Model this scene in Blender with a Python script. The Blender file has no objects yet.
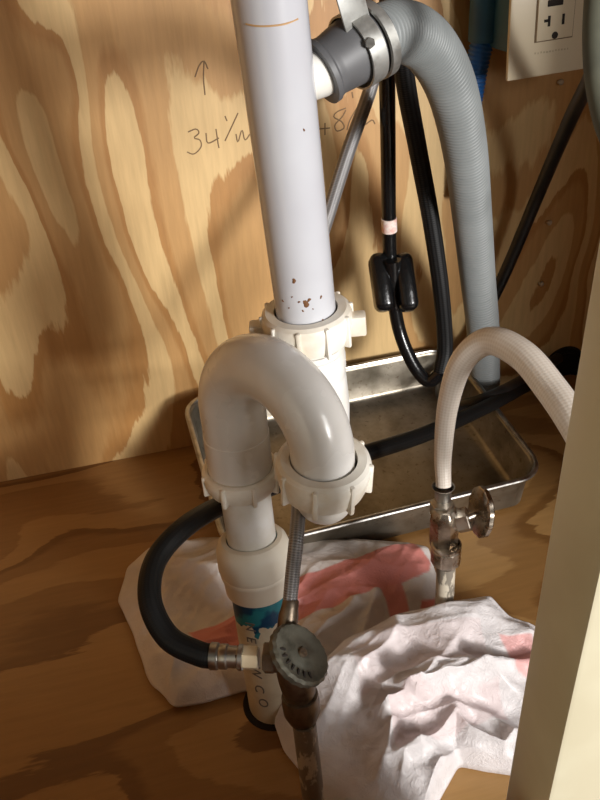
import bpy, bmesh, math, random
from mathutils import Vector, Matrix, noise
from mathutils.bvhtree import BVHTree
random.seed(7)
sc = bpy.context.scene
COL = sc.collection
pi = math.pi

# ---------------------------------------------------------------- camera
FPX, PITCH, ROLL, YAW, H = 760.0, math.radians(33), math.radians(3.8), math.radians(12), 0.57
W = 0.80            # back wall plane (y)
Fh = Vector((math.sin(YAW), math.cos(YAW), 0)); Rh = Vector((math.cos(YAW), -math.sin(YAW), 0)); Up = Vector((0, 0, 1))
FWD = Fh*math.cos(PITCH) - Up*math.sin(PITCH)
DWN = -Fh*math.sin(PITCH) - Up*math.cos(PITCH)
IX = Rh*math.cos(ROLL) + DWN*math.sin(ROLL)
IY = -Rh*math.sin(ROLL) + DWN*math.cos(ROLL)
CAM = Vector((0, 0, H))
cd = bpy.data.cameras.new('camera'); cam = bpy.data.objects.new('camera', cd); COL.objects.link(cam)
cd.sensor_fit = 'VERTICAL'; cd.sensor_height = 36; cd.lens = FPX/800*36; cd.clip_start = 0.01
m = Matrix.Identity(4)
for i in range(3):
    m[i][0] = IX[i]; m[i][1] = -IY[i]; m[i][2] = -FWD[i]; m[i][3] = CAM[i]
cam.matrix_world = m
sc.camera = cam

# ---------------------------------------------------------------- world, light, exposure
sc.view_settings.view_transform = 'Standard'; sc.view_settings.look = 'None'
sc.view_settings.gamma = 1; sc.view_settings.use_curve_mapping = False
sc.view_settings.exposure = 0.0
wd = bpy.data.worlds.new('kitchen_world'); sc.world = wd; wd.use_nodes = True
bg = wd.node_tree.nodes['Background']; bg.inputs[0].default_value = (1.0, 0.96, 0.90, 1); bg.inputs[1].default_value = 0.08

def area(name, loc, target, size, power, col):
    d = bpy.data.lights.new(name, 'AREA'); d.shape = 'RECTANGLE'; d.size = size[0]; d.size_y = size[1]
    d.energy = power; d.color = col
    o = bpy.data.objects.new(name, d); COL.objects.link(o); o.location = loc
    o.rotation_euler = (Vector(target)-Vector(loc)).to_track_quat('-Z', 'Y').to_euler()
    return o
area('kitchen_window_light', (1.12, -2.00, 0.72), (0.12, 0.6, 0.2), (0.38, 0.50), 78, (1.0, 0.98, 0.95))
area('kitchen_fill_light', (0.95, -1.45, 0.95), (0.12, 0.6, 0.2), (0.9, 0.8), 22, (1.0, 0.98, 0.96))  # added soft fill in place of room ambience, no such lamp known

# ---------------------------------------------------------------- point helpers (photo pixel -> point of the place)
def ray(px, py): return FWD + IX*((px-300)/FPX) + IY*((py-400)/FPX)
def atd(px, py, d): return CAM + ray(px, py)*d
def atz(px, py, z):
    v = ray(px, py); return CAM + v*((z-H)/v.z)
def aty(px, py, y):
    v = ray(px, py); return CAM + v*(y/v.y)

# ---------------------------------------------------------------- node helpers
def newmat(name):
    mt = bpy.data.materials.new(name); mt.use_nodes = True
    nt = mt.node_tree; b = nt.nodes['Principled BSDF']
    return mt, nt, b
def nd(nt, typ, **kw):
    n = nt.nodes.new(typ)
    for k, v in kw.items(): setattr(n, k, v)
    return n
def ramp(nt, stops, interp='LINEAR'):
    r = nd(nt, 'ShaderNodeValToRGB'); r.color_ramp.interpolation = interp
    el = r.color_ramp.elements
    el[0].position, el[0].color = stops[0][0], (*stops[0][1], 1)
    el[1].position, el[1].color = stops[1][0], (*stops[1][1], 1)
    for p_, c in stops[2:]:
        e = el.new(p_); e.color = (*c, 1)
    return r
def srgb(r, g, b):
    def f(c):
        c /= 255.0
        return c/12.92 if c <= .04045 else ((c+.055)/1.055)**2.4
    return (f(r), f(g), f(b))
def mapping(nt, scale=(1, 1, 1), rot=(0, 0, 0), loc=(0, 0, 0), src='Object'):
    tc = nd(nt, 'ShaderNodeTexCoord'); mp = nd(nt, 'ShaderNodeMapping')
    mp.inputs['Scale'].default_value = scale; mp.inputs['Rotation'].default_value = rot; mp.inputs['Location'].default_value = loc
    nt.links.new(tc.outputs[src], mp.inputs[0]); return mp
def mth(nt, op, a, b=None, c=None):
    n = nd(nt, 'ShaderNodeMath', operation=op)
    for i, v in enumerate((a, b, c)):
        if v is None: continue
        if isinstance(v, (int, float)): n.inputs[i].default_value = v
        else: nt.links.new(v, n.inputs[i])
    return n.outputs[0]
def nz(nt, vec, scale, detail=3, rough=.5, dist=0.0):
    n = nd(nt, 'ShaderNodeTexNoise'); n.inputs['Scale'].default_value = scale; n.inputs['Detail'].default_value = detail
    n.inputs['Roughness'].default_value = rough; n.inputs['Distortion'].default_value = dist
    nt.links.new(vec, n.inputs['Vector']); return n.outputs[0]
def mixc(nt, fac, a, b, mode='MIX'):
    n = nd(nt, 'ShaderNodeMix', data_type='RGBA', blend_type=mode)
    if isinstance(fac, (int, float)): n.inputs[0].default_value = fac
    else: nt.links.new(fac, n.inputs[0])
    for i, v in ((6, a), (7, b)):
        if isinstance(v, tuple): n.inputs[i].default_value = (*v, 1)
        else: nt.links.new(v, n.inputs[i])
    return n.outputs[2]
def bump(nt, b, h, strength=.3, dist=.001):
    n = nd(nt, 'ShaderNodeBump'); n.inputs['Strength'].default_value = strength; n.inputs['Distance'].default_value = dist
    nt.links.new(h, n.inputs['Height']); nt.links.new(n.outputs[0], b.inputs['Normal'])

def plywood(name, light, mid, dark, long_axis, rings=5.0, loc=(0, 0, 0), gloss=.5):
    """rotary-cut fir: contour bands of a stretched noise field, each with one sharp ragged edge"""
    mt, nt, b = newmat(name)
    s = [5.5, 5.5, 5.5]; s[long_axis] = 2.1
    mp = mapping(nt, scale=tuple(s), loc=loc)
    base = nz(nt, mp.outputs[0], 1.0, 1.5, .45, .5)
    s2 = [170.0]*3; s2[long_axis] = 16.0
    mp2 = mapping(nt, scale=tuple(s2)); fine = nz(nt, mp2.outputs[0], 1.0, 3, .6)
    v = mth(nt, 'MULTIPLY', base, rings*2)
    s3 = [60.0]*3; s3[long_axis] = 9.0
    mp3 = mapping(nt, scale=tuple(s3)); jag = nz(nt, mp3.outputs[0], 1.0, 4, .65)
    v = mth(nt, 'ADD', v, mth(nt, 'MULTIPLY', mth(nt, 'SUBTRACT', jag, .5), .34))
    fr = mth(nt, 'FRACT', v)
    r = ramp(nt, [(0.0, dark), (0.025, light), (.42, light), (.46, mid), (.80, mid), (.9, dark), (1.0, dark)])
    nt.links.new(fr, r.inputs[0])
    fr2 = ramp(nt, [(0.3, (.88, .86, .82)), (0.65, (1.04, 1.03, 1.01))])
    nt.links.new(fine, fr2.inputs[0])
    c = mixc(nt, .8, r.outputs[0], fr2.outputs[0], 'MULTIPLY')
    mp4 = mapping(nt, scale=(3, 3, 3), loc=(5, 1, 2)); st = nz(nt, mp4.outputs[0], 1.0, 3, .5)
    sr = ramp(nt, [(0.36, (.78, .72, .66)), (0.6, (1.02, 1.01, 1.0))]); nt.links.new(st, sr.inputs[0])
    c = mixc(nt, .7, c, sr.outputs[0], 'MULTIPLY')
    # small knots / pecks
    vo = nd(nt, 'ShaderNodeTexVoronoi'); vo.inputs['Scale'].default_value = 6.5
    mp5 = mapping(nt, scale=(1, 1, .7), loc=(.3, .2, .4)); nt.links.new(mp5.outputs[0], vo.inputs['Vector'])
    kr = ramp(nt, [(0.0, (.35, .22, .12)), (0.032, (.45, .3, .18)), (.045, (1, 1, 1))]); nt.links.new(vo.outputs[0], kr.inputs[0])
    c = mixc(nt, .75, c, kr.outputs[0], 'MULTIPLY')
    nt.links.new(c, b.inputs['Base Color'])
    b.inputs['Roughness'].default_value = gloss
    bump(nt, b, fine, .25, .0006)
    return mt

def simple(name, col, rough=.5, metal=0.0, var=None, vscale=20, bumpamt=0.0, coat=0.0, bscale=None, bdist=.0006):
    mt, nt, b = newmat(name)
    b.inputs['Base Color'].default_value = (*col, 1); b.inputs['Roughness'].default_value = rough
    b.inputs['Metallic'].default_value = metal; b.inputs['Coat Weight'].default_value = coat
    if var is not None:
        mp = mapping(nt); n = nz(nt, mp.outputs[0], vscale, 4, .6)
        r = ramp(nt, [(.38, var), (.58, col)]); nt.links.new(n, r.inputs[0]); nt.links.new(r.outputs[0], b.inputs['Base Color'])
        rr = mth(nt, 'MULTIPLY_ADD', n, .3, rough-.12); nt.links.new(rr, b.inputs['Roughness'])
    if bumpamt:
        mp = mapping(nt); n = nz(nt, mp.outputs[0], bscale or vscale*4, 3, .6); bump(nt, b, n, bumpamt, bdist)
    return mt

def braided(name, cola, colb, rough, nu, nv, metal=0.0, amt=.6, tint=.5):
    """woven sleeve drawn by the length/around coordinates of a swept hose"""
    mt, nt, b = newmat(name)
    tc = nd(nt, 'ShaderNodeTexCoord'); sp = nd(nt, 'ShaderNodeSeparateXYZ'); nt.links.new(tc.outputs['UV'], sp.inputs[0])
    u = mth(nt, 'MULTIPLY', sp.outputs[0], nu*2*pi); v = mth(nt, 'MULTIPLY', sp.outputs[1], nv*2*pi)
    a = mth(nt, 'SINE', mth(nt, 'ADD', u, v)); c = mth(nt, 'SINE', mth(nt, 'SUBTRACT', u, v))
    h = mth(nt, 'MULTIPLY', a, c)
    h = mth(nt, 'MULTIPLY_ADD', h, .5, .5)
    r = ramp(nt, [(.2, colb), (.7, cola)]); nt.links.new(h, r.inputs[0])
    if cola[0] < .01: b.inputs['Specular IOR Level'].default_value = .22
    col = mixc(nt, tint, cola, r.outputs[0]); nt.links.new(col, b.inputs['Base Color'])
    b.inputs['Roughness'].default_value = rough; b.inputs['Metallic'].default_value = metal
    bump(nt, b, h, amt, .0006)
    return mt

M = {}
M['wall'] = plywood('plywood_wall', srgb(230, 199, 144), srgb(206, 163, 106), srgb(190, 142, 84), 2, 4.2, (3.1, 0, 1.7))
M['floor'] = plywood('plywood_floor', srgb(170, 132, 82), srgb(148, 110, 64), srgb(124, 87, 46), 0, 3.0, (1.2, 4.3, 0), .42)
M['side'] = plywood('plywood_side', srgb(205, 165, 110), srgb(180, 130, 80), srgb(160, 108, 62), 2, 4, (7, 2, 1))
M['paint'] = simple('cream_painted_wood', srgb(208, 200, 174), .42, var=srgb(197, 187, 160), vscale=9, bumpamt=.15, bscale=60)
M['counter'] = simple('counter_underside', srgb(150, 120, 85), .8)
M['pvc'] = simple('white_pvc', srgb(198, 199, 204), .20, var=srgb(190, 190, 196), vscale=8, coat=.3)
M['pvcw'] = simple('white_plastic_tubing', srgb(232, 230, 226), .32, var=srgb(222, 218, 208), vscale=30, coat=.15)
M['pvcg'] = simple('greyish_white_plastic', srgb(226, 223, 219), .24, var=srgb(215, 210, 203), vscale=10, coat=.35)
M['nut'] = simple('cream_plastic', srgb(238, 233, 222), .36, var=srgb(222, 210, 190), vscale=26, coat=.1)
M['coup'] = simple('milky_plastic_coupling', srgb(234, 227, 212), .4, var=srgb(226, 215, 196), vscale=12)
M['rust'] = simple('brown_rust_spot', srgb(110, 72, 40), .8)
M['rubber'] = simple('grey_rubber', srgb(92, 92, 94), .45, var=srgb(78, 78, 80), vscale=12)
M['corr'] = simple('grey_corrugated_plastic', srgb(134, 138, 138), .42, var=srgb(124, 128, 128), vscale=14)
M['black'] = simple('black_rubber', srgb(20, 20, 21), .36, var=srgb(30, 29, 28), vscale=40)
M['blackb'] = braided('black_braided_sleeve', srgb(9, 9, 9), srgb(46, 46, 47), .5, 230, 6, amt=.5, tint=.7)
M['blackp'] = braided('black_rubber_sleeve', srgb(9, 9, 9), srgb(24, 23, 22), .5, 330, 8, amt=.25, tint=.5)
M['blacks'] = simple('glossy_black_plastic', srgb(16, 16, 17), .22, bumpamt=.5, vscale=20, bscale=90, bdist=.001)
M['greyb'] = braided('grey_braided_sleeve', srgb(156, 154, 154), srgb(98, 96, 96), .4, 330, 5, metal=.35, amt=.8, tint=.8)
M['whiteb'] = braided('white_braided_sleeve', srgb(230, 220, 208), srgb(212, 198, 182), .28, 210, 10, amt=.22, tint=.6)
M['steel'] = simple('stainless_steel', srgb(190, 188, 184), .3, 1.0, var=srgb(150, 146, 140), vscale=50)
M['galv'] = simple('galvanised_strap', srgb(186, 186, 182), .42, .75, var=srgb(158, 157, 152), vscale=70)
M['chrome'] = simple('worn_chrome', srgb(206, 196, 182), .26, 1.0, var=srgb(150, 136, 120), vscale=60, bumpamt=.2, bscale=200)
M['brass'] = simple('dull_pewter_metal', srgb(134, 120, 104), .38, .85, var=srgb(88, 76, 64), vscale=50, bumpamt=.25, bscale=180)
M['knob'] = simple('grey_green_metal', srgb(118, 116, 104), .42, .55, var=srgb(88, 86, 76), vscale=60, bumpamt=.3, bscale=150)
M['creamnut'] = simple('cream_hex_nut', srgb(232, 214, 180), .4)
M['screw'] = simple('zinc_screw', srgb(200, 190, 170), .35, .5)
M['riser'] = None
M['outlet'] = simple('almond_plate_plastic', srgb(214, 200, 172), .35)
M['bluebox'] = simple('blue_plastic', srgb(30, 84, 108), .5, var=srgb(22, 68, 92), vscale=15)
M['bluepipe'] = simple('blue_corrugated_tubing', srgb(30, 88, 150), .45)
M['slot'] = simple('dark_slot', srgb(34, 26, 20), .8)
M['embed'] = simple('pencil_graphite', srgb(126, 101, 72), .8)
M['label'] = simple('white_paper_label', srgb(236, 226, 218), .6, var=srgb(224, 180, 170), vscale=160)
M['oldgrey'] = simple('grey_green_rubber_hose', srgb(84, 84, 70), .7, var=srgb(70, 70, 58), vscale=30)
def riser_mat():
    mt, nt, b = newmat('painted_flaking_pipe')
    mp = mapping(nt, scale=(60, 60, 26)); n = nz(nt, mp.outputs[0], 1, 4, .65)
    r = ramp(nt, [(.50, srgb(134, 126, 114)), (.54, srgb(190, 180, 162))], 'LINEAR'); nt.links.new(n, r.inputs[0])
    nt.links.new(r.outputs[0], b.inputs['Base Color'])
    mr = ramp(nt, [(.50, (.3,)*3), (.54, (0, 0, 0))]); nt.links.new(n, mr.inputs[0]); nt.links.new(mr.outputs[0], b.inputs['Metallic'])
    b.inputs['Roughness'].default_value = .42; bump(nt, b, n, .5, .0008); return mt
M['riser'] = riser_mat()
def pan_mat():
    mt, nt, b = newmat('aged_aluminium_pan')
    mp = mapping(nt); n = nz(nt, mp.outputs[0], 22, 5, .6); n2 = nz(nt, mp.outputs[0], 160, 3, .6)
    r = ramp(nt, [(.35, srgb(118, 110, 96)), (.65, srgb(164, 156, 142))]); nt.links.new(n, r.inputs[0])
    sr = ramp(nt, [(.30, (.45, .36, .26)), (.40, (1, 1, 1))]); nt.links.new(n2, sr.inputs[0])
    nt.links.new(mixc(nt, .6, r.outputs[0], sr.outputs[0], 'MULTIPLY'), b.inputs['Base Color'])
    b.inputs['Metallic'].default_value = .85
    nt.links.new(mth(nt, 'MULTIPLY_ADD', n, .35, .2), b.inputs['Roughness'])
    bump(nt, b, n2, .25, .0006); return mt
M['pan'] = pan_mat()
def bag_mat(name, base, pink, through):
    mt, nt, b = newmat(name)
    at = nd(nt, 'ShaderNodeAttribute', attribute_name='print')
    mp = mapping(nt); n2 = nz(nt, mp.outputs[0], 26, 4, .6)
    bb = ramp(nt, [(.3, tuple(c*.84 for c in base)), (.65, base)]); nt.links.new(n2, bb.inputs[0])
    c = mixc(nt, at.outputs['Fac'], bb.outputs[0], pink)
    nt.links.new(c, b.inputs['Base Color'])
    b.inputs['Roughness'].default_value = .38; b.inputs['Coat Weight'].default_value = .25; b.inputs['Coat Roughness'].default_value = .25
    n = nz(nt, mp.outputs[0], 75, 5, .72, 2.0); n = mth(nt, 'ABSOLUTE', mth(nt, 'SUBTRACT', n, .5)); bump(nt, b, n, .7, .0040)
    tr = nd(nt, 'ShaderNodeBsdfTranslucent'); nt.links.new(c, tr.inputs[0])
    mx = nd(nt, 'ShaderNodeMixShader'); mx.inputs[0].default_value = through
    nt.links.new(b.outputs[0], mx.inputs[1]); nt.links.new(tr.outputs[0], mx.inputs[2])
    nt.links.new(mx.outputs[0], nt.nodes['Material Output'].inputs['Surface'])
    return mt
M['bag'] = bag_mat('white_film', srgb(240, 234, 234), srgb(240, 158, 152), .18)
M['bagb'] = bag_mat('white_film_rear', srgb(246, 238, 232), srgb(240, 148, 138), .2)

# ---------------------------------------------------------------- object helpers
def link(name, me, mat, parent=None, smooth=True):
    o = bpy.data.objects.new(name, me); COL.objects.link(o)
    if mat is not None: me.materials.append(mat)
    if smooth: me.shade_smooth()
    if parent is not None:
        o.parent = parent; o.matrix_parent_inverse = Matrix.Identity(4)
        # meshes are authored in world space: bring into parent space
        inv = world(parent).inverted(); me.transform(inv)
    return o
def world(o):
    mm = o.matrix_basis.copy(); p = o.parent
    while p is not None:
        mm = p.matrix_basis @ mm; p = p.parent
    return mm
def thing(name, label, cat, loc, group=None):
    o = bpy.data.objects.new(name, None); COL.objects.link(o); o.location = loc
    o.empty_display_size = .02
    o['label'] = label; o['category'] = cat
    if group: o['group'] = group
    return o
def tag(o, label, cat): o['label'] = label; o['category'] = cat; return o
def mesh(vs, fs, uvs=None, name='mesh'):
    me = bpy.data.meshes.new(name); me.from_pydata([tuple(v) for v in vs], [], fs)
    if uvs:
        uv = me.uv_layers.new(name='UVMap')
        for p_ in me.polygons:
            for k, li in enumerate(p_.loop_indices): uv.data[li].uv = uvs[p_.index][k]
    me.update(); return me
def join(*parts):
    """merge (verts, faces) lists"""
    V, F = [], []
    for v, f in parts:
        o = len(V); V += list(v); F += [tuple(i+o for i in q) for q in f]
    return V, F
def catmull(P, n=10):
    out = []
    Q = [P[0]*2-P[1]] + list(P) + [P[-1]*2-P[-2]]
    for i in range(1, len(Q)-2):
        p0, p1, p2, p3 = Q[i-1], Q[i], Q[i+1], Q[i+2]
        for k in range(n):
            t = k/n
            out.append(.5*((2*p1)+(p2-p0)*t+(2*p0-5*p1+4*p2-p3)*t*t+(3*p1-p0-3*p2+p3)*t**3))
    out.append(P[-1].copy()); return out
def resample(P, step):
    L = [0]
    for a, b in zip(P, P[1:]): L.append(L[-1]+(b-a).length)
    n = max(4, int(L[-1]/step)); out = []; j = 0
    for k in range(n+1):
        s = L[-1]*k/n
        while j < len(P)-2 and L[j+1] < s: j += 1
        t = (s-L[j])/max(1e-9, L[j+1]-L[j]); out.append(P[j].lerp(P[j+1], min(1, max(0, t))))
    return out, L[-1]
def sweep(P, rad, seg=20, step=.003, caps=True, rf=None, smoothpath=True):
    """tube along P; rad = number or f(s, total); rf(s) adds relief. Returns verts, faces, uvs"""
    pts = catmull([Vector(p) for p in P], 14) if smoothpath and len(P) > 2 else [Vector(p) for p in P]
    pts, L = resample(pts, step); n = len(pts); V = []; F = []; U = []
    T = [(pts[min(i+1, n-1)]-pts[max(i-1, 0)]).normalized() for i in range(n)]
    N = T[0].orthogonal().normalized(); s = 0
    for i in range(n):
        if i: s += (pts[i]-pts[i-1]).length
        N = (N - T[i]*N.dot(T[i])).normalized(); B = T[i].cross(N)
        r = rad(s, L) if callable(rad) else rad
        if rf: r += rf(s)
        for k in range(seg):
            a = 2*pi*k/seg; V.append(pts[i]+(N*math.cos(a)+B*math.sin(a))*r)
    for i in range(n-1):
        for k in range(seg):
            a, b = i*seg+k, i*seg+(k+1) % seg
            F.append((a, b, b+seg, a+seg))
            u0, u1 = i*L/(n-1), (i+1)*L/(n-1); v0, v1 = k/seg, (k+1)/seg
            U.append(((u0, v0), (u0, v1), (u1, v1), (u1, v0)))
    if caps:
        F.append(tuple(range(seg))[::-1]); U.append(((0, 0),)*seg)
        F.append(tuple((n-1)*seg+k for k in range(seg))); U.append(((L, 0),)*seg)
    return V, F, U
def frame(o, d, hint=Vector((0, -1, 0.01))):
    z = Vector(d).normalized(); x = (hint - z*hint.dot(z)).normalized(); y = z.cross(x)
    mm = Matrix.Identity(4)
    for i in range(3): mm[i][0] = x[i]; mm[i][1] = y[i]; mm[i][2] = z[i]; mm[i][3] = o[i]
    return mm
def lathe(prof, fr, seg=40, rfn=None, closed=False):
    """prof = [(r, h)...] turned about the frame's z; rfn(angle, h, r) -> r"""
    V = []; F = []; n = len(prof)
    for r, h in prof:
        for k in range(seg):
            a = 2*pi*k/seg; rr = rfn(a, h, r) if rfn else r
            V.append(fr @ Vector((rr*math.cos(a), rr*math.sin(a), h)))
    m_ = n if closed else n-1
    for i in range(m_):
        j = (i+1) % n
        for k in range(seg):
            F.append((i*seg+k, i*seg+(k+1) % seg, j*seg+(k+1) % seg, j*seg+k))
    return V, F
def boxm(fr, sx, sy, sz, cx=0, cy=0, cz=0, bev=.0):
    bm = bmesh.new(); bmesh.ops.create_cube(bm, size=1)
    bmesh.ops.scale(bm, vec=(sx, sy, sz), verts=bm.verts)
    if bev: bmesh.ops.bevel(bm, geom=list(bm.edges), offset=bev, segments=2, affect='EDGES', profile=.5)
    bmesh.ops.translate(bm, vec=(cx, cy, cz), verts=bm.verts)
    bm.verts.ensure_lookup_table()
    V = [fr @ v.co for v in bm.verts]; F = [tuple(v.index for v in f.verts) for f in bm.faces]; bm.free()
    return V, F
def autosmooth(o, ang=35):
    me = o.data
    try: me.set_sharp_from_angle(angle=math.radians(ang))
    except Exception: pass
    return o
def put(name, vf, mat, parent=None, sharp=35, smooth=True):
    me = mesh(vf[0], vf[1], vf[2] if len(vf) > 2 else None, name)
    bm = bmesh.new(); bm.from_mesh(me); bmesh.ops.recalc_face_normals(bm, faces=bm.faces); bm.to_mesh(me); bm.free()
    o = link(name, me, mat, parent, smooth)
    if smooth and sharp: autosmooth(o, sharp)
    return o
I4 = Matrix.Identity(4)
def box(name, lo, hi, mat, parent=None, bev=.0015):
    lo, hi = Vector(lo), Vector(hi); c = (lo+hi)/2; s = hi-lo
    return put(name, boxm(I4, s.x, s.y, s.z, c.x, c.y, c.z, bev), mat, parent)
def struct(name, lo, hi, mat, bev=0.0, label=None):
    o = box(name, lo, hi, mat, None, bev); o['kind'] = 'structure'
    if label: o['label'] = label
    return o

# ---------------------------------------------------------------- the cabinet
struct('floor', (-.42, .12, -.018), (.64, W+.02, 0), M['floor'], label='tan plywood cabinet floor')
wall = struct('wall_back', (-.42, W, 0), (.64, W+.018, .78), M['wall'], label='plywood back panel with bold grain and pencil marks')
struct('wall_left', (-.438, .12, -.018), (-.42, W+.02, .78), M['side'], label='left side panel of the cabinet')
struct('wall_right', (.64, .12, -.018), (.658, W+.02, .78), M['side'], label='right side panel of the cabinet')
struct('ceiling', (-.44, .10, .78), (.66, W+.02, .80), M['counter'], label='underside of the countertop')
SX = .130
struct('trim_1', (SX, .153, -.018), (SX+.042, .184, .72), M['paint'], .0022, label='cream painted cabinet face frame stile')
struct('trim_2', (-.46, .153, -.018), (-.36, .184, .72), M['paint'], .0022, label='left stile of the cabinet face frame')
struct('trim_3', (.53, .153, -.018), (.68, .184, .72), M['paint'], .0022, label='right stile of the cabinet face frame')
struct('trim_4', (-.46, .153, .72), (.68, .184, .80), M['paint'], .0022, label='top rail of the cabinet face frame')
struct('trim_5', (-.46, .153, -.05), (.68, .184, -.018), M['paint'], .0022, label='bottom rail of the cabinet face frame')

struct('shade_door', (-.402, -.30, -.02), (-.384, .150, .72), M['paint'], .002, label='cream painted open cabinet door added out of view at the left to block fill light')  # unseen door leaf, added to block fill light from the left
struct('shade_board', (-.36, .154, -.018), (.130, .165, .218), M['side'], .001, label='low plywood board added out of view across the left opening to shade the floor')  # unseen board, added to keep the left floor and low wall dark
# pencil marks on the back wall: thin graphite strokes
def strokes(name, lines, parent, mat, r=.0007):
    VV, FF = [], []
    for ln in lines:
        P = [aty(x, y, W-.0002) for x, y in ln]
        v, f, u = sweep(P, r, 6, .002, True, smoothpath=len(P) > 2); VV, FF = join((VV, FF), (v, f))
    for v in VV: v.y = W-.0002 + (v.y-(W-.0002))*.35
    return put(name, (VV, FF), mat, parent)
strokes('pencil_arrow', [[(205, 95), (203.5, 78), (204, 62)], [(195, 77), (199, 66), (204, 61), (208, 69)]], wall, M['embed'])
strokes('pencil_number', [
    [(188, 132), (196, 129), (199, 133), (194, 138), (200, 140), (201, 147), (194, 154), (187, 152)],
    [(206, 133), (208, 143), (219, 138)], [(216, 129), (218, 143), (219, 148)],
    [(225, 116), (227, 121)], [(238, 113), (232, 126), (225, 141)], [(236, 134), (238, 142), (242, 130), (245, 140), (250, 134)]], wall, M['embed'])
strokes('pencil_number', [
    [(319, 129), (330, 128)], [(325, 123), (325, 135)],
    [(346, 108), (337, 112), (334, 117), (342, 122), (344, 128), (337, 131), (335, 125), (342, 117), (346, 110)],
    [(352, 92), (353, 98)], [(357, 108), (350, 120), (347, 130)], [(353, 122), (360, 121), (363, 126), (372, 120), (375, 124)]], wall, M['embed'])

# ---------------------------------------------------------------- drain pipe (tailpiece) with branch
A0 = atd(269, 0, .392); A1 = atd(307, 320, .505)
dT = (A1-A0).normalized()
T0 = A0 - dT*.245; T1 = A1
tp = thing('drain_pipe', 'thick white vertical drain pipe rising out of the trap', 'pipe', T1)
RT = .0198
v, f, u = sweep([T0, T1+dT*.02], RT, 48, .01, True, smoothpath=False)
put('pipe', (v, f), M['pvc'], tp)
# rust specks near the lower end and the orange ring stain
spots = [(294, 281, 2.4), (306, 304, 3.6), (299, 302, 1.3), (283, 301, 1.2), (292, 297, .9), (321, 297, 1.6), (303, 311, 1.2), (309, 300, 2), (323, 320, 1.3), (289, 308, .9), (313, 309, .8), (304, 130, 1.2)]
VV, FF = [], []
def nearest_on_pipe(px, py, A, d, R):
    """first hit of the sight line on the pipe"""
    v = ray(px, py).normalized(); o = CAM - A
    oc = o - d*o.dot(d); vc = v - d*v.dot(d)
    a = vc.dot(vc); b = 2*oc.dot(vc); c = oc.dot(oc)-R*R
    D = b*b-4*a*c
    t = (-b - math.sqrt(max(D, 0)))/(2*a)
    P = CAM+v*t; n = (P-A); n = (n-d*n.dot(d)).normalized()
    return P, n
for x, y, s in spots:
    P, n = nearest_on_pipe(x, y, A0, dT, RT)
    fr = frame(P, n, Vector((0, 0, 1)))
    ph = random.random()*6
    prof = [(s*.00062, .00005), (s*.0004, .0003), (.00001, .00045)]
    VV, FF = join((VV, FF), lathe(prof, fr, 10, lambda a, h, r: r*(1+.3*math.sin(2*a+ph)+.15*math.sin(3*a))))
put('rust_spots', (VV, FF), M['rust'], tp)['kind'] = 'stuff'
# orange pencil-like ring stain near the top
VV, FF = [], []
P = []
for x, y in ((246, 24), (256, 26), (270, 26), (285, 24), (298, 19)):
    q, n = nearest_on_pipe(x, y, A0, dT, RT); P.append(q)
v, f, u = sweep(P, .0005, 6, .002); put('ring_stain', (v, f), simple('orange_stain', srgb(190, 150, 105), .6), tp)

# branch stub to the right
B0c = A0 + dT*(( atd(300, 82, .42)-A0).dot(dT))
B1 = atd(322, 73, .428); B2 = atd(342, 61, .428)
dB = (B2-B1).normalized()
v, f, u = sweep([B0c, B1, B1+dB*.012], .0128, 32, .006, True, smoothpath=False)
put('branch_stub', (v, f), M['pvcw'], tp)

# ---------------------------------------------------------------- trap
def wingnut(name, c, d, R, hgt, parent, rin, ribs=8, wings=(), mat=None, phase=0.0, bigd=.008):
    """slip nut: ring with a rolled flange, small ribs and optional big wings"""
    fr = frame(c, d)
    prof = [(rin, hgt*.5), (rin+.0015, hgt*.5), (R-.0035, hgt*.5), (R-.001, hgt*.42), (R, hgt*.28), (R-.0008, 0), (R-.0022, -hgt*.3), (R-.0035, -hgt*.46), (R-.0055, -hgt*.5), (rin, -hgt*.5)]
    parts = [lathe(prof, fr, 64, closed=True)]
    for k in range(ribs):
        a = phase + 2*pi*k/ribs
        mm = fr @ Matrix.Rotation(a, 4, 'Z')
        parts.append(boxm(mm, .0065, .0032, hgt*.95, R-.0022, 0, -.0006, .001))
    for a in wings:
        mm = fr @ Matrix.Rotation(a, 4, 'Z')
        parts.append(boxm(mm, bigd*1.7, .011, hgt*.62, R+bigd*.2, 0, -hgt*.12, .0016))
    return put(name, join(*parts), mat or M['nut'], parent)

TJ = T1                                     # axis of the tailpiece leg
R0 = atd(323, 467, .478); L0 = atd(241, 473, .560)
trap = thing('drain_trap', 'greyish white s-shaped sink trap with slip nuts in the centre', 'trap', R0)
# nut under the tailpiece
dN = -dT
wingnut('slip_nut', T1 + dT*.003 , dN, .0305, .024, trap, RT+.0015, 10, (-1.82, 1.30), phase=.2)
# J bend: down from the tailpiece, round and up to the front leg
rT = .0218; rA = .0202
Tl = T1.copy(); zspr = R0.z-.004
Tb = Vector((T1.x+dT.x*.1, T1.y+dT.y*.1, zspr))
Rb = Vector((R0.x, R0.y, zspr))
cen = (Tb+Rb)/2; u_ = (Rb-Tb)/2; rad = u_.length
arc = [cen - u_*math.cos(t) - Vector((0, 0, rad))*math.sin(t) for t in [pi*k/16 for k in range(17)]]
path = [T1+dT*.004, T1.lerp(Tb, .5)] + arc
v, f, u = sweep(path, lambda s, L: rT if s < L*.34 else max(.0200, rT-(s-L*.34)*.02), 40, .004)
put('lower_bend', (v, f), M['pvcw'], trap)
# threaded collar below the first nut
fr = frame(T1+dT*.030, -dT)
put('collar', lathe([(.020, .012), (.0232, .012), (.0236, .008), (.0224, .006), (.0236, .002), (.0232, -.010), (.0225, -.014), (.020, -.014)], fr, 48, closed=True), M['pvcw'], trap)
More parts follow.
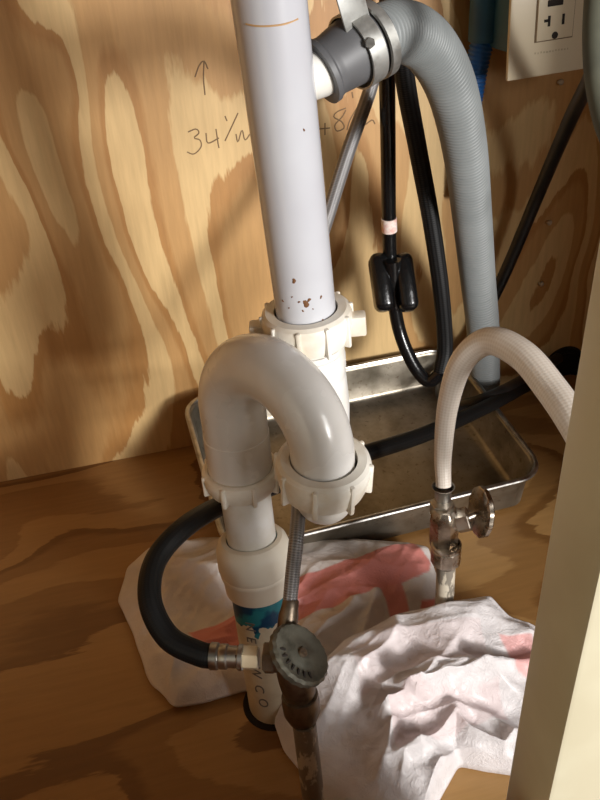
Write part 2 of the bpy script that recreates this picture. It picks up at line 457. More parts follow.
# upper arch: front leg -> left leg
dR = Vector((0, 0, 1))
span = L0-R0; span.z = 0
zs = R0.z+.010
Ra = Vector((R0.x, R0.y, zs)); La = Vector((L0.x, L0.y, zs))
cen = (Ra+La)/2; u_ = (La-Ra)/2; rad = u_.length
arc = [cen - u_*math.cos(t) + Vector((0, 0, rad))*math.sin(t) for t in [pi*k/20 for k in range(21)]]
path = [R0-Vector((0, 0, .004)), Ra.lerp(R0, .5)] + arc + [L0.lerp(La, .66), L0.lerp(La, .33), L0]
v, f, u = sweep(path, lambda s, L: .0192 + (.0010 if s < L*.3 else .0010+.0030*min(1, (s-L*.3)/(L*.4))), 48, .003)
arch = put('upper_bend', (v, f), M['pvcg'], trap)
# faint moulded collar on the left leg
fr = frame(L0.lerp(La, .42), (0, 0, 1))
put('moulded_band', lathe([(.0225, .012), (.0236, .011), (.0238, -.030), (.0225, -.031)], fr, 48), M['pvcg'], trap)
wingnut('slip_nut', R0 - Vector((0, 0, .004)), Vector((.03, -.10, 1)), .0305, .024, trap, rA+.0012, 8, (), phase=.35)
wingnut('slip_nut', L0 - Vector((0, 0, .002)), Vector((0, 0, 1)), .0288, .018, trap, .0240, 8, (), phase=.15)

# ---------------------------------------------------------------- floor drain pipe with milky coupling
LB = atz(275, 702, 0)
LN = L0; L0 = atd(244, 484, .560)
dL = (LB-L0).normalized()
fd = thing('floor_drain', 'pale drain standpipe with blue band and dark lettering, set in the floor under the trap', 'pipe', LB)
C0 = L0 + dL*((atd(254, 532, .585)-L0).dot(dL))
C1 = L0 + dL*((atd(260, 582, .605)-L0).dot(dL))
v, f, u = sweep([L0+dL*.004, C0+dL*.03], .0187, 40, .01, smoothpath=False); put('tube', (v, f), M['pvcw'], fd)
hC = (C1-C0).length
fr = frame(C0, dL)
put('coupling', lathe([(.0186, 0.003), (.0200, -.0005), (.0235, .0002), (.0268, .004), (.0286, .010), (.0288, hC*.50), (.0280, hC*.55), (.0274, hC*.58), (.0280, hC*.61), (.0276, hC*.66), (.0266, hC*.70), (.0258, hC*.98), (.0250, hC), (.021, hC)], fr, 56), M['coup'], fd)
def pipe_print():
    mt, nt, b = newmat('pale_pipe_with_blue_cement')
    tc = nd(nt, 'ShaderNodeTexCoord'); sp = nd(nt, 'ShaderNodeSeparateXYZ'); nt.links.new(tc.outputs['UV'], sp.inputs[0])
    mp = mapping(nt, scale=(1, 1, 1)); n = nz(nt, mp.outputs[0], 42, 3, .6)
    edge = mth(nt, 'ADD', sp.outputs[0], mth(nt, 'MULTIPLY', mth(nt, 'SUBTRACT', n, .5), -.10))
    fac = mth(nt, 'LESS_THAN', edge, hC+.024)
    n2 = nz(nt, mp.outputs[0], 70, 2, .5)
    bl = ramp(nt, [(.45, srgb(10, 62, 96)), (.55, srgb(36, 122, 134))]); nt.links.new(n2, bl.inputs[0])
    wv = ramp(nt, [(.35, srgb(196, 182, 156)), (.65, srgb(216, 206, 182))]); nt.links.new(n, wv.inputs[0])
    nt.links.new(mixc(nt, fac, wv.outputs[0], bl.outputs[0]), b.inputs['Base Color']); b.inputs['Roughness'].default_value = .4
    return mt
v, f, u = sweep([C0+dL*.001, LB+dL*.01], .0222, 44, .006, smoothpath=False)
put('standpipe', (v, f, u), pipe_print(), fd)
# printed letters down the pipe
LM = simple('dark_print', srgb(112, 106, 102), .6)
def text_mesh(s, size, fr, name, mat, parent, bend=None, ext=.0002):
    cu = bpy.data.curves.new('t', 'FONT'); cu.body = s; cu.size = size; cu.align_x = 'CENTER'; cu.align_y = 'CENTER'; cu.extrude = ext; cu.resolution_u = 4
    o = bpy.data.objects.new('t', cu); COL.objects.link(o)
    dg = bpy.context.evaluated_depsgraph_get(); me = bpy.data.meshes.new_from_object(o.evaluated_get(dg))
    bpy.data.objects.remove(o)
    for vv in me.vertices:
        c = vv.co.copy()
        if bend: c.z += -(bend - math.sqrt(max(0, bend*bend - c.x*c.x)))
        vv.co = fr @ c
    me.materials.clear()
    return link(name, me, mat, parent, False)
def on_pipe_frame(px, py, A, d, R, updir):
    P, n = nearest_on_pipe(px, py, A, d, R+.0002)
    return frame_xy(P, n, updir)
def frame_xy(P, n, up):
    z = n.normalized(); y = (up - z*up.dot(z)).normalized(); x = y.cross(z)
    mm = Matrix.Identity(4)
    for i in range(3): mm[i][0] = x[i]; mm[i][1] = y[i]; mm[i][2] = z[i]; mm[i][3] = P[i]
    return mm
for s, x, y in (('N', 250, 627), ('E', 251, 640), ('W', 256, 672), ('C', 259, 689), ('O', 263, 703)):
    P, n = nearest_on_pipe(x, y, L0, dL, .0223)
    # letters run down the pipe, turned a quarter
    side = dL.cross(n).normalized()
    text_mesh(s, .012, frame_xy(P, n, -side+dL*.0), 'letter', LM, fd, None)
fr = frame(LB, (0, 0, 1))
put('floor_collar', lathe([(.021, .0015), (.0262, .0012), (.0272, .0004), (.0275, 0)], fr, 40), simple('dark_gap', srgb(24, 16, 10), .9), fd)

# ---------------------------------------------------------------- corrugated dishwasher drain hose
dh = thing('drain_hose', 'grey corrugated drain hose clamped to the white pipe and hanging into the pan', 'hose', atd(390, 36, .45))
def taper(a, b): return lambda s, L: a+(b-a)*s/L
c0 = atd(320, 73, .428); c1 = atd(332, 65, .429); c2 = atd(358, 48, .432); c3 = atd(378, 37, .436)
def conn_r(s, L):
    t = s/L
    return .0185 if t < .10 else (.0170 if t < .16 else .0165 + .0022*min(1, (t-.16)/.4))
v, f, u = sweep([c0+(c0-c1)*.02, c1, c2, c3], conn_r, 40, .0015)
put('rubber_connector', (v, f), M['rubber'], dh)
hp = [atd(358, 48, .432), atd(376, 38, .440), atd(401, 31, .468), atd(430, 48, .51), atd(452, 90, .56), atd(465, 150, .63), atd(472, 215, .71), atd(478, 280, .80), atd(483, 330, .865), Vector((.392, .732, .060))]
def hose_r(s, L):
    return .0148+.0022*min(1, s/.07)
PIT = .0040
def corr(s):
    return .0014*math.sin(2*pi*s/PIT)
v, f, u = sweep(hp, hose_r, 36, PIT/8, rf=corr)
put('hose', (v, f), M['corr'], dh, sharp=None)
# strap clamp with its tab standing up
cc = atd(361, 47.5, .4325); dd = (c3-c1).normalized(); fr = frame(cc, dd, Vector((0, 0, 1)))
RC = .0206
cl = put('clamp', lathe([(RC-.0006, -.0075), (RC+.0006, -.0075), (RC+.0006, .0030), (RC-.0006, .0030)], fr, 48, closed=True), M['galv'], dh)
fr2 = frame(cc+dd*.0085, dd, Vector((0, 0, 1)))
put('clamp_band', lathe([(RC-.0004, -.0030), (RC+.0012, -.0026), (RC+.0012, .0030), (RC-.0004, .0034)], fr2, 48, closed=True), M['galv'], cl)
tb = atd(357, 22, .414); te = atd(347, -14, .400)
dirt = (te-tb).normalized(); frt = frame(tb.lerp(te, .5), dirt, dd)
put('clamp_tab', boxm(frt, .017, .0016, (te-tb).length+.012, 0, 0, 0, .0006), M['galv'], cl)
fs = frame(atd(370, 43, .4115), ray(371, 42)*-1); put('clamp_screw', join(lathe([(0.00001, .002), (.0026, .002), (.0030, .001), (.0030, -.004)], fs, 6), boxm(fs, .004, .0008, .0006, 0, 0, .0021)), M['steel'], cl)

# ---------------------------------------------------------------- supply valves
def hexprof(R, h0, h1, ch=.0008):
    return [(0.00001, h0), (R-ch, h0), (R, h0+ch), (R, h1-ch), (R-ch, h1), (0.00001, h1)]
def hexfn(n):
    def g(a, h, r):
        s = 2*pi/n; aa = (a % s)-s/2
        return r*math.cos(pi/n)/math.cos(aa)
    return g
def hexnut(fr, R, h0, h1): return lathe(hexprof(R, h0, h1), fr, 36, hexfn(6))

def ovalknob(fr, w, hgt, th, n, relief=True):
    """oval wheel with a scalloped rim; frame z is its axis"""
    prof = [(.00001, th*.5), (.30, th*.5), (.42, th*.32), (.62, th*.30), (.80, th*.46), (.92, th*.5), (1.0, th*.25), (1.0, -th*.3), (.9, -th*.5), (.3, -th*.45), (.00001, -th*.5)]
    V, F = [], []; seg = 72
    for r, h in prof:
        for k in range(seg):
            a = 2*pi*k/seg
            sc_ = 1+(.018*math.cos(n*a) if r > .85 else 0)
            V.append(fr @ Vector((r*w*.5*math.cos(a)*sc_, r*hgt*.5*math.sin(a)*sc_, h)))
    for i in range(len(prof)-1):
        for k in range(seg): F.append((i*seg+k, i*seg+(k+1) % seg, (i+1)*seg+(k+1) % seg, (i+1)*seg+k))
    return V, F

# right-hand valve (white hose)
def ptd(x, y, d): return atd(x, y, d)
rb = atd(446, 565, .632); rfoot = Vector((rb.x+.002, rb.y, 0))
va = thing('shutoff_valve', 'small worn chrome shutoff valve under the white hose beside the pan', 'valve', rfoot)
v, f, u = sweep([rfoot, rb], .0079, 24, .006, smoothpath=False); put('supply_pipe', (v, f), M['riser'], va)
ax = Vector((-.02, 0.01, 1)).normalized()
fr = frame(atd(446, 552, .63), ax)
put('compression_nut', join(lathe(hexprof(.0128, -.010, .006), fr, 48, hexfn(10)), lathe([(.011, .006), (.0125, .007), (.0125, .009), (.011, .010)], fr, 32)), M['chrome'], va)
fr = frame(atd(444, 528, .627), ax)
bodyc = atd(444, 528, .627)
prof = [(.00001, -.016), (.0118, -.016), (.0126, -.012), (.0126, .012), (.0112, .018), (.0085, .021), (.00001, .021)]
side = atd(475, 517, .615)-atd(447, 523, .622); sd = side.normalized()
frs = frame(atd(447, 523, .622), sd)
put('valve_body', join(lathe(prof, fr, 48, hexfn(8)), lathe([(.00001, 0), (.0078, 0), (.0078, .012), (.0090, .014), (.00001, .016)], frs, 32)), M['chrome'], va)
fr = frame(atd(442, 508, .622), ax); put('outlet_nut', hexnut(fr, .0100, -.007, .006), M['chrome'], va)
frs2 = frame(atd(462, 520, .618), sd); put('packing_nut', hexnut(frs2, .0105, -.005, .006), M['chrome'], va)
kc = atd(481, 512, .622)
put('stem', sweep([atd(464, 519, .618), kc], .0035, 14, .003, smoothpath=False)[:2], M['chrome'], va)
kdir = (IX*.95 + FWD*.27).normalized()
frk = frame_xy(kc, kdir, IY*-1+IX*.06)
put('knob', ovalknob(frk, .036, .042, .006, 12), M['chrome'], va)

# front valve
fb = atd(303, 712, .50); ffoot = Vector((fb.x+.001, fb.y-.012, 0))
vb = thing('shutoff_valve', 'tarnished shutoff valve with oval ridged handle in front of the standpipe', 'valve', ffoot)
top = atd(300, 700, .497)
v, f, u = sweep([ffoot, atd(304, 722, .502)], .0080, 24, .006, smoothpath=False); put('supply_pipe', (v, f), M['riser'], vb)
ax2 = (top - ffoot).normalized()
fr = frame(atd(301, 704, .499), ax2)
put('compression_nut', join(lathe([(.00001, -.013), (.0098, -.013), (.0108, -.010), (.0122, -.006), (.0125, .003), (.0118, .006), (.0122, .0075), (.0118, .009), (.00001, .010)], fr, 40)), M['brass'], vb)
bc = atd(294, 664, .485)
outl = atd(262, 656, .487); od = (atd(212, 655, .49)-outl).normalized()
up1 = atd(286, 628, .480)
body = join(
    sweep([atd(301, 698, .497), atd(298, 684, .492), atd(294, 665, .486), atd(289, 645, .482)], lambda s, L: .0098+.0024*math.sin(pi*min(1, s/L)), 28, .002)[:2],
    sweep([atd(298, 662, .486), atd(268, 657, .487)], .0088, 24, .003, smoothpath=False)[:2],
    sweep([atd(289, 648, .482), up1], .0068, 22, .003, smoothpath=False)[:2])
put('valve_body', body, M['brass'], vb)
fr = frame(atd(270, 658, .487), od); put('outlet_collar', hexnut(fr, .0102, -.003, .004), M['brass'], vb)
fr = frame(atd(250, 657.5, .488), od); put('outlet_nut', hexnut(fr, .0078, -.0055, .0050), M['creamnut'], vb)
fr = frame(atd(240, 658, .488), od); put('outlet_ring', hexnut(fr, .0084, -.0012, .0020), M['brass'], vb)
kc2 = atd(299, 655, .462)
kd2 = (FWD*-.60 + (IX*.68-IY*.73)*.80).normalized()
frk = frame_xy(kc2, kd2, (IX*.73+IY*.68))
put('stem', sweep([bc, kc2], .0042, 14, .003, smoothpath=False)[:2], M['brass'], vb)
kn = put('handle', ovalknob(frk, .036, .0415, .0075, 22), M['knob'], vb)
fr = frk @ Matrix.Translation((0, 0, .0042)); put('handle_screw', join(lathe([(.00001, .0012), (.0026, .0012), (.0032, .0003), (.0032, -.002)], fr, 20), boxm(fr, .0042, .0007, .0004, 0, 0, .0013), boxm(fr, .0007, .0042, .0004, 0, 0, .0013)), M['brass'], kn)
# raised marks along the rim
parts = []
for k in range(7):
    a = math.radians(-52+k*17)
    mm = frk @ Matrix.Translation((.0125*math.cos(a), .0146*math.sin(a), .0030)) @ Matrix.Rotation(a, 4, 'Z')
    parts.append(boxm(mm, .0040, .0011, .0013, 0, 0, 0))
put('raised_marks', join(*parts), M['slot'], kn)

# ---------------------------------------------------------------- hoses
# black braided hose: front valve -> loop left -> behind trap -> across the pan -> hole in the wall
bh = thing('supply_hose', 'thick black rubber hose looping left from the front valve, across behind the trap', 'hose', atd(225, 656, .49))
hr = .0079
v, f, u = sweep([atd(214, 656, .49), atd(200, 654, .49), atd(168, 637, .495), atd(150, 600, .505), atd(156, 560, .525), atd(185, 527, .55), atd(222, 505, .60), atd(262, 490, .635), atd(320, 468, .665), atd(370, 452, .69), atd(430, 432, .76), atd(490, 405, .865), atd(528, 385, .96), atd(553, 376, 1.025)], hr, 28, .003)
put('hose', (v, f, u), M['blackp'], bh)
fr = frame(atd(224, 656.5, .489), (atd(214, 656, .49)-atd(240, 657, .488)))
put('ferrule', lathe([(.0062, -.013), (.0080, -.0125), (.0082, -.010), (.0070, -.009), (.0070, -.003), (.0080, -.002), (.0080, .002), (.0074, .003), (.0086, .004), (.0088, .0085), (.0062, .009)], fr, 36), M['steel'], bh)

# grey braided faucet line
gh = thing('faucet_hose', 'slim grey braided line rising from the front valve behind the trap', 'hose', atd(288, 628, .48))
v, f, u = sweep([atd(286, 632, .480), atd(289, 610, .481), atd(293, 570, .484), atd(297, 532, .492), atd(299, 500, .535), atd(301, 466, .60), atd(302, 420, .64), atd(302, 340, .66), atd(312, 270, .69), atd(329, 212, .70), atd(348, 152, .70), atd(370, 90, .715), atd(386, 30, .72), atd(392, -20, .71), atd(392, -20, .71)+Up*.24], lambda s, L: .0046+.0020*min(1, s/(L*.5)), 20, .003)
put('hose', (v, f, u), M['greyb'], gh)
fr = frame(atd(287, 626, .480), atd(291, 600, .4815)-atd(287, 626, .480))
put('crimp_sleeve', lathe([(.0045, -.003), (.0062, -.002), (.0064, .006), (.0055, .012), (.0052, .016), (.0045, .017)], fr, 24), M['brass'], gh)

# spray hose loop with weight
spo = thing('spray_hose', 'black pull-down faucet hose hanging in a long loop with a clipped weight', 'hose', atd(430, 384, .70))
v, f, u = sweep([atd(388, -30, .60)+Up*.20, atd(388, -30, .60), atd(387, 60, .65), atd(388, 140, .71), atd(389, 220, .76), atd(391, 270, .79), atd(398, 325, .82), atd(412, 362, .83), atd(428, 381, .83), atd(441, 372, .82)], lambda s, L: .0072, 22, .003)
put('smooth_leg', (v, f), M['blacks'], spo)
v, f, u = sweep([atd(441, 372, .82), atd(445, 345, .81), atd(441, 290, .77), atd(431, 220, .73), atd(418, 150, .69), atd(406, 85, .64), atd(400, 30, .60), atd(398, -30, .57), atd(398, -30, .57)+Up*.20], lambda s, L: .0084, 24, .003)
put('braided_leg', (v, f, u), M['blackb'], spo)
q0 = atd(388.9, 218, .758); q1 = atd(389.5, 231, .767)
v, f, u = sweep([q0, q1], .0078, 24, .004, smoothpath=False); put('paper_label', (v, f), M['label'], spo)
wc = atd(393, 283, .79); wd_ = (atd(394, 310, .81)-atd(392, 255, .77)).normalized()
wt = None
def weight_half(side):
    fr = frame_xy(wc + IX*side*.0125 - FWD*.001, -FWD, -wd_)
    bm = bmesh.new(); bmesh.ops.create_cube(bm, size=1)
    bmesh.ops.scale(bm, vec=(.0195, .060, .036), verts=bm.verts)
    bmesh.ops.bevel(bm, geom=list(bm.edges), offset=.0080, segments=4, affect='EDGES', profile=.5)
    for v_ in bm.verts:
        v_.co.z *= 1-.22*abs(v_.co.y)/.030; 
    bm.verts.ensure_lookup_table()
    V = [fr @ v_.co for v_ in bm.verts]; F = [tuple(v_.index for v_ in f_.verts) for f_ in bm.faces]; bm.free()
    return V, F
wt = put('hose_weight', join(sweep([wc-wd_*.027, wc+wd_*.027], .0090, 20, .004, smoothpath=False)[:2]), M['blacks'], spo)
for s_ in (-1, 1): put('weight_half', weight_half(s_), M['blacks'], wt)

# black hose from upper right going down behind the grey one, curling to the hole
bh2 = thing('black_hose', 'plain black hose slanting down the back wall from upper right', 'hose', atd(452, 405, .93))
v, f, u = sweep([atd(640, -70, .55), atd(612, 20, .60), atd(592, 75, .66), atd(570, 120, .74), atd(540, 190, .84), atd(515, 250, .89), atd(497, 290, .92), atd(472, 338, .968), atd(446, 378, .945), atd(442, 396, .915), atd(456, 406, .90), atd(492, 396, .885), atd(530, 376, .97), atd(558, 358, 1.03)], .0072, 24, .003)
put('hose', (v, f), M['black'], bh2)

# white braided hose
wh = thing('supply_hose', 'white braided hose arching from the chrome valve to the cabinet stile', 'hose', atd(442, 490, .618))
v, f, u = sweep([atd(443.5, 486, .618), atd(443, 455, .612), atd(448, 405, .600), atd(462, 362, .585), atd(489, 341, .565), atd(522, 355, .54), atd(552, 390, .515), atd(580, 432, .49), atd(610, 490, .475), atd(640, 560, .47)], lambda s, L: .0062+.0048*min(1, s/(L*.45)), 32, .003)
put('hose', (v, f, u), M['whiteb'], wh)
fr = frame(atd(443, 492, .6185), ax); put('ferrule', lathe([(.0066, -.009), (.0068, -.004), (.0066, 0), (.0078, .004), (.0088, .006), (.0104, .016), (.0095, .0165)][:5]+[(.0096, .006)], fr, 32), M['steel'], wh)

# hole in the wall
hc = aty(563, 366, W)
fr = frame(Vector((hc.x, W, hc.z)), (0, -1, 0), Vector((0, 0, 1)))
o = put('wall_grommet', join(lathe([(.00001, .0015), (.020, .0015), (.024, .006), (.029, .005), (.031, 0)], fr, 40)), simple('black_foam', srgb(12, 11, 10), .9))
tag(o, 'black round grommet at the foot of the back wall, behind the stile', 'grommet')

# ---------------------------------------------------------------- baking pan
PB = Vector((.030, .542, .001)); PA = math.radians(2.5)
PW, PD, PH = .350, .243, .054
pm = Matrix.Translation(PB) @ Matrix.Rotation(PA, 4, 'Z') @ Matrix.Rotation(math.radians(7.6), 4, 'X')
pan = thing('baking_pan', 'shallow rectangular metal pan lying behind the trap on the cabinet floor', 'pan', (PB.x+PW/2, PB.y+PD/2, 0))
def rrect(x0, y0, x1, y1, r, n=8):
    P = []
    for cx, cy, a0 in ((x1-r, y1-r, 0), (x0+r, y1-r, 90), (x0+r, y0+r, 180), (x1-r, y0+r, 270)):
        for k in range(n+1):
            a = math.radians(a0+90*k/n); P.append((cx+r*math.cos(a), cy+r*math.sin(a)))
    return P
def loops(levels, fr, cap=True):
    V, F = [], []; n = None
    for (ins, r, z) in levels:
        P = rrect(ins, ins, PW-ins, PD-ins, max(r, .002)); n = len(P)
        V += [fr @ Vector((x, y, z)) for x, y in P]
    for i in range(len(levels)-1):
        for k in range(n): F.append((i*n+k, i*n+(k+1) % n, (i+1)*n+(k+1) % n, (i+1)*n+k))
    if cap: F.append(tuple((len(levels)-1)*n+k for k in range(n)))
    return V, F
lev = [(.014, .016, .001), (.011, .018, .0035), (.008, .026, PH-.006), (.0065, .028, PH-.001), (.004, .030, PH+.001), (.006, .028, PH), (.0078, .027, PH-.004), (.0125, .022, .009), (.0160, .020, .0045), (.022, .016, .003)]
V, F = loops(lev, pm); n = 36
F.append(tuple(range(n))[::-1])
put('pan_body', (V, F), M['pan'], pan, 50)
# rolled rim: bar swept round the top edge
P = rrect(.003, .003, PW-.003, PD-.003, .030)
P3 = [pm @ Vector((x, y, PH)) for x, y in P]
V, F = [], []
n = len(P3)
for i in range(n):
    t = (P3[(i+1) % n]-P3[i-1]).normalized(); nn = Vector((-t.y, t.x, 0))
    for k in range(10):
        a = 2*pi*k/10; V.append(P3[i]+nn*math.cos(a)*.0030+Vector((0, 0, 1))*math.sin(a)*.0026)
for i in range(n):
    for k in range(10):
        F.append((i*10+k, i*10+(k+1) % 10, ((i+1) % n)*10+(k+1) % 10, ((i+1) % n)*10+k))
put('rolled_rim', (V, F), M['steel'], pan)

wb = box('wood_block', (.07, .735, 0), (.37, .765, .0225), M['side'], None, .001)
tag(wb, 'narrow wood strip on the floor propping up the rear of the metal pan', 'wood strip')

# ---------------------------------------------------------------- outlet with its blue box
YO = .715
oc = aty(553, -1, YO)
fo = frame_xy(Vector((oc.x, YO, oc.z)), Vector((0, -1, 0)), Vector((-.045, 0, 1)))
ou = thing('electrical_outlet', 'almond wall outlet plate on a blue box at the upper right', 'outlet', (oc.x, W, oc.z))
OS = 1.13
put('face_plate', join(boxm(fo, .079*OS, .122*OS, .005, .001, .003, 0, .0018)), M['outlet'], ou)
put('receptacle', boxm(fo, .033*OS, .067*OS, .003, .002, .004, .0032, .0006), M['outlet'], ou)
put('receptacle_gap', boxm(fo, .0350*OS, .069*OS, .0006, .002, .004, .0027), simple('gap_shadow_plastic', srgb(120, 100, 76), .8), ou)
def slot(x, y, w, h): x += .002; return boxm(fo, w*OS, h*OS, .0008, x*OS, y*OS, .0047)
for sgn in (-1, 1):
    yy = sgn*.0195
    put('slot', join(slot(-.0064, yy+.004, .0022, .0080), slot(-.0090, yy+.0045, .004, .0022)), M['slot'], ou)
    put('slot', slot(.0064, yy+.004, .0022, .0080), M['slot'], ou)
    put('ground_hole', lathe([(.00001, .0005), (.0028*OS, .0005), (.0028*OS, -.0005)], fo @ Matrix.Translation((.002, (yy-.0075)*OS, .0047)), 14), M['slot'], ou)
for yy in (.0042, -.0022): put('test_button', boxm(fo, .0135*OS, .0048*OS, .002, 0, yy*OS, .0050, .0005), M['slot'], ou)
bx = put('junction_box', boxm(fo, .060*OS, .100*OS, W-YO-.003, -.006, .014, -(W-YO)/2, .003), M['bluebox'], ou)
put('conduit', sweep([fo @ Vector((-.041, -.030, -.055)), fo @ Vector((-.047, -.060, -.058)), fo @ Vector((-.052, -.12, -.066)), fo @ Vector((-.056, -.20, -.070))], .0115, 24, .0007, rf=lambda s: .0007*math.sin(2*pi*s/.0042))[:2], M['bluepipe'], ou, sharp=None)
put('box_hub', sweep([fo @ Vector((-.040, .05, -.050)), fo @ Vector((-.041, -.036, -.055))], .0165, 28, .004, smoothpath=False)[:2], M['bluebox'], ou)
lm_ = simple('faint_lettering', srgb(186, 170, 142), .6)
put('worn_marks', join(*[boxm(fo, random.uniform(.001, .0022), .0016, .0002, -.016+k*.0031, -.0445+random.uniform(-.0003, .0003), .0026) for k in range(12)]), lm_, ou)['kind'] = 'stuff'

# screws in the back wall
def screw(px, py, label):
    c = aty(px, py, W); fr = frame(Vector((c.x, W, c.z)), Vector((.1, -1, .15)), Vector((0, 0, 1)))
    o = put('screw', join(lathe([(.00001, .0075), (.0022, .0072), (.0034, .0055), (.0030, .0048), (.0016, .004), (.0016, -.003)], fr, 16), boxm(fr, .004, .0007, .0005, 0, 0, .0074)), M['screw'])
    o['label'] = label; o['category'] = 'screw'; o['group'] = 'screws in the back wall'
screw(558, 82, 'small bright screw just below the outlet plate on the back wall')
screw(547, 222, 'small screw midway down the back wall beside the slanting black hose')
screw(539, 283, 'lowest small screw on the back wall above the black grommet')

# thick grey hose loop at the top right corner
og = thing('grey_hose', 'thick dull grey-green hose curving down at the upper right edge', 'hose', atd(600, 60, .34))
pc = atd(640, 20, .36)
v, f, u = sweep([atd(606, -80, .36), atd(597, -20, .355), atd(594, 40, .352), atd(598, 90, .352), atd(610, 135, .352), atd(632, 170, .352), atd(665, 185, .352)], .0052, 24, .003)
put('hose', (v, f, u), M['oldgrey'], og)
v, f, u = sweep([atd(617, -70, .362), atd(609, -10, .358), atd(607, 40, .356), atd(612, 90, .356), atd(628, 125, .356), atd(655, 140, .356)], .0052, 20, .003)
put('inner_strand', (v, f), M['black'], og)

# ---------------------------------------------------------------- plastic bags
def seg_d(p, a, b):
    ab = b-a; t = max(0, min(1, (p-a).dot(ab)/max(1e-12, ab.dot(ab)))); return (p-(a+ab*t)).length, t
def inpoly(p, poly):
    c = False; j = len(poly)-1
    for i in range(len(poly)):
        a, b = poly[i], poly[j]
        if (a.y > p.y) != (b.y > p.y) and p.x < (b.x-a.x)*(p.y-a.y)/(b.y-a.y)+a.x: c = not c
        j = i
    return c
def polyd(p, poly):
    return min(seg_d(p, poly[i], poly[i-1])[0] for i in range(len(poly)))
def bag(name, label, outline, centre, dome, ridges, prints, mat, knot, pleat, amp=.010, ang=.5, nang=300, nrad=80, seed=0.0, ftop=.05):
    """outline: (px, py, z) round the silhouette; ridges: (polyline, height, width); prints on the film plane"""
    P = [atz(x, y, z) for x, y, z in outline]; P.append(P[0])
    Q = [Vector(p) for p in P]
    loop = []
    for i in range(len(Q)-1):                      # mostly straight edges, lightly rounded
        for k in range(10): loop.append(Q[i].lerp(Q[i+1], k/10))
    for _ in range(2): loop = [(loop[i-1]+loop[i]*2+loop[(i+1) % len(loop)])/4 for i in range(len(loop))]
    L = [loop[int(i*len(loop)/nang) % len(loop)].lerp(loop[(int(i*len(loop)/nang)+1) % len(loop)], (i*len(loop)/nang) % 1) for i in range(nang)]
    C = atz(*centre); K = atz(*knot)
    RG = [([Vector((atz(x, y, z_)[0], atz(x, y, z_)[1])) for x, y, z_ in pl], h, w) for pl, h, w in ridges]
    PR = [([Vector((atz(x, y, z_)[0], atz(x, y, z_)[1])) for x, y, z_ in pl], s) for pl, s in prints]
    V, pr = [], []
    ca, sa = math.cos(ang), math.sin(ang)
    def height(q, zb, s):
        edge = min(1, (1-s)/.12); edge = edge*edge*(3-2*edge)
        z = zb*(.25+.75*s) + dome*(1-s**2.2)
        x, y = q.x*ca+q.y*sa, -q.x*sa+q.y*ca
        w1 = noise.noise(Vector((x*9+seed, y*9, seed)))*.05
        w2 = noise.noise(Vector((x*9, y*9+7, seed+3)))*.05
        n1 = 1-abs(noise.noise(Vector(((x+w1)*11, (y+w2)*27, seed))))*2.2
        n2 = 1-abs(noise.noise(Vector(((x+w2)*22, (y+w1)*60, seed+9))))*2.2
        n3 = 1-abs(noise.noise(Vector((x*95, y*120, seed+5))))*2
        hh = n1*amp + n2*amp*.38 + n3*amp*.10
        kx, ky = q.x-K.x, q.y-K.y; kr = math.hypot(kx, ky); ka = math.atan2(ky, kx)
        ph = ka*5.5/pi*2 + noise.noise(Vector((x*13, y*13, seed+20)))*2.4 + kr*5
        tri = abs((ph % 2)-1)
        hh += (tri**1.8)*pleat*min(1, max(0, kr-.02)/.09)
        for pl, h, w in RG:
            d = 9; 
            for i in range(len(pl)-1):
                dd_, t_ = seg_d(q, pl[i], pl[i+1]); tt = (i+t_)/(len(pl)-1)
                if dd_ < d: d, tk = dd_, tt
            hh += h*math.exp(-(d/w)**1.05)*(min(1, 4*min(tk, 1-tk)+.35))
        return max(.0015, z + hh*(.25+.75*edge))
    for j in range(nrad+1):
        s = j/nrad; s = s if j else .0001
        for i in range(nang):
            q = C.lerp(L[i], s); q2 = Vector((q.x, q.y))
            wob = noise.noise(Vector((q.x*30+seed, q.y*30, 2.5)))*.003*s
            z = height(q2, L[i].z, s)
            V.append(Vector((q.x+wob, q.y+wob, z)))
            val = 0
            for pl, st in PR:
                jit = Vector((noise.noise(Vector((q.x*40, q.y*40, 1)))*.003, noise.noise(Vector((q.x*40, q.y*40, 8)))*.003))
                if inpoly(q2+jit, pl): val = max(val, st*min(1, .25+polyd(q2+jit, pl)/.0015))
            pr.append(val)
    F = []
    for j in range(nrad):
        for i in range(nang):
            a, b = j*nang+i, j*nang+(i+1) % nang; F.append((a, b, b+nang, a+nang))
    # skirt under the film
    base = nrad*nang; k0 = len(V)
    for i in range(nang):
        p = V[base+i]; q = C.lerp(Vector((p.x, p.y, 0)), .985); V.append(Vector((q.x, q.y, .0006 + p.z*.25))); pr.append(0)
    for i in range(nang):
        q = C.lerp(V[base+i], .90); V.append(Vector((q.x, q.y, .0004))); pr.append(0)
    for i in range(nang):
        a, b = base+i, base+(i+1) % nang; c, d = k0+i, k0+(i+1) % nang
        F.append((a, b, d, c)); F.append((c, d, d+nang, c+nang))
    F.append(tuple(k0+nang+i for i in range(nang)))
    me = mesh(V, F, name=name)
    at = me.attributes.new('print', 'FLOAT', 'POINT')
    at.data.foreach_set('value', pr)
    o = link(name, me, mat)
    return tag(o, label, 'bag')
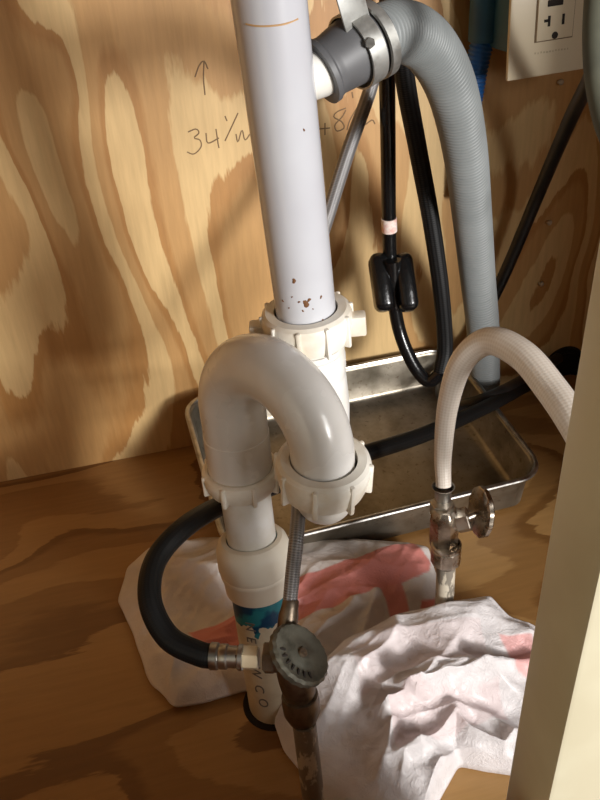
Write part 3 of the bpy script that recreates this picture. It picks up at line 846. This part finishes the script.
bag('plastic_bag', 'flat white plastic bag with a red printed stripe behind the standpipe',
    [(118, 602, .006), (126, 570, .014), (150, 548, .02), (205, 540, .02), (255, 536, .02), (330, 538, .02), (400, 544, .02), (428, 548, .02), (437, 575, .012), (436, 605, .003), (420, 640, .003), (380, 670, .003), (320, 690, .003), (248, 690, .004), (200, 704, .004), (172, 707, .004), (152, 690, .004), (140, 655, .004), (128, 625, .004)],
    (290, 612, .025), .026,
    [([(150, 552, .03), (200, 575, .03), (300, 575, .03)], .008, .012), ([(300, 650, .03), (345, 610, .04), (360, 590, .04)], .016, .014), ([(360, 640, .03), (372, 600, .04), (378, 580, .04)], .010, .008), ([(165, 700, .01), (175, 660, .02), (230, 635, .03)], .010, .008), ([(140, 600, .02), (190, 640, .03), (240, 690, .02)], .006, .007)],
    [([(186, 628, .03), (230, 612, .035), (297, 578, .038), (352, 558, .038), (412, 536, .03), (432, 552, .03), (432, 562, .03), (370, 588, .038), (335, 602, .038), (290, 622, .036), (245, 646, .035), (196, 646, .03)], .95),
     ([(380, 580, .036), (402, 570, .036), (412, 610, .02), (390, 618, .02)], .9),
     ([(422, 592, .02), (436, 587, .02), (436, 604, .01), (420, 608, .01)], 1.0)],
    M['bagb'], (262, 640, .03), .0045, amp=.0045, ang=.3, seed=3.0)
bag('plastic_bag', 'crumpled translucent white plastic bag heaped in front, beside the stile',
    [(274, 722, .01), (288, 690, .03), (318, 668, .05), (345, 642, .055), (400, 616, .058), (455, 603, .062), (490, 598, .064), (508, 618, .05), (538, 632, .04), (575, 650, .02), (590, 720, .01), (560, 775, .006), (520, 777, .006), (485, 770, .006), (460, 764, .006), (440, 800, .006), (415, 850, .006), (370, 860, .006), (325, 812, .006), (302, 776, .006), (283, 752, .006)],
    (415, 705, .04), .022,
    [([(330, 668, .06), (375, 634, .07), (430, 618, .075), (490, 608, .075)], .006, .016),
     ([(376, 700, .06), (400, 686, .065), (450, 669, .065), (545, 656, .05)], .030, .009),
     ([(378, 694, .06), (392, 715, .05), (388, 740, .05), (376, 780, .03)], .012, .007),
     ([(385, 750, .05), (430, 727, .055), (456, 706, .05), (470, 722, .045), (505, 738, .04), (525, 728, .03)], .016, .008),
     ([(425, 800, .02), (440, 755, .04), (462, 742, .04), (490, 758, .02)], .014, .008),
     ([(300, 745, .03), (322, 700, .05), (345, 665, .06)], .012, .010),
     ([(400, 790, .02), (405, 760, .03), (430, 745, .04)], .008, .006)],
    [([(500, 632, .055), (530, 640, .045), (545, 680, .04), (515, 668, .05)], .7),
     ([(385, 690, .06), (500, 668, .06), (510, 700, .05), (400, 745, .05)], .15),
     ([(345, 640, .065), (480, 615, .07), (490, 650, .065), (360, 680, .06)], .10)],
    M['bag'], (322, 745, .05), .008, amp=.0042, ang=-.35, nrad=100, nang=360, seed=11.0)
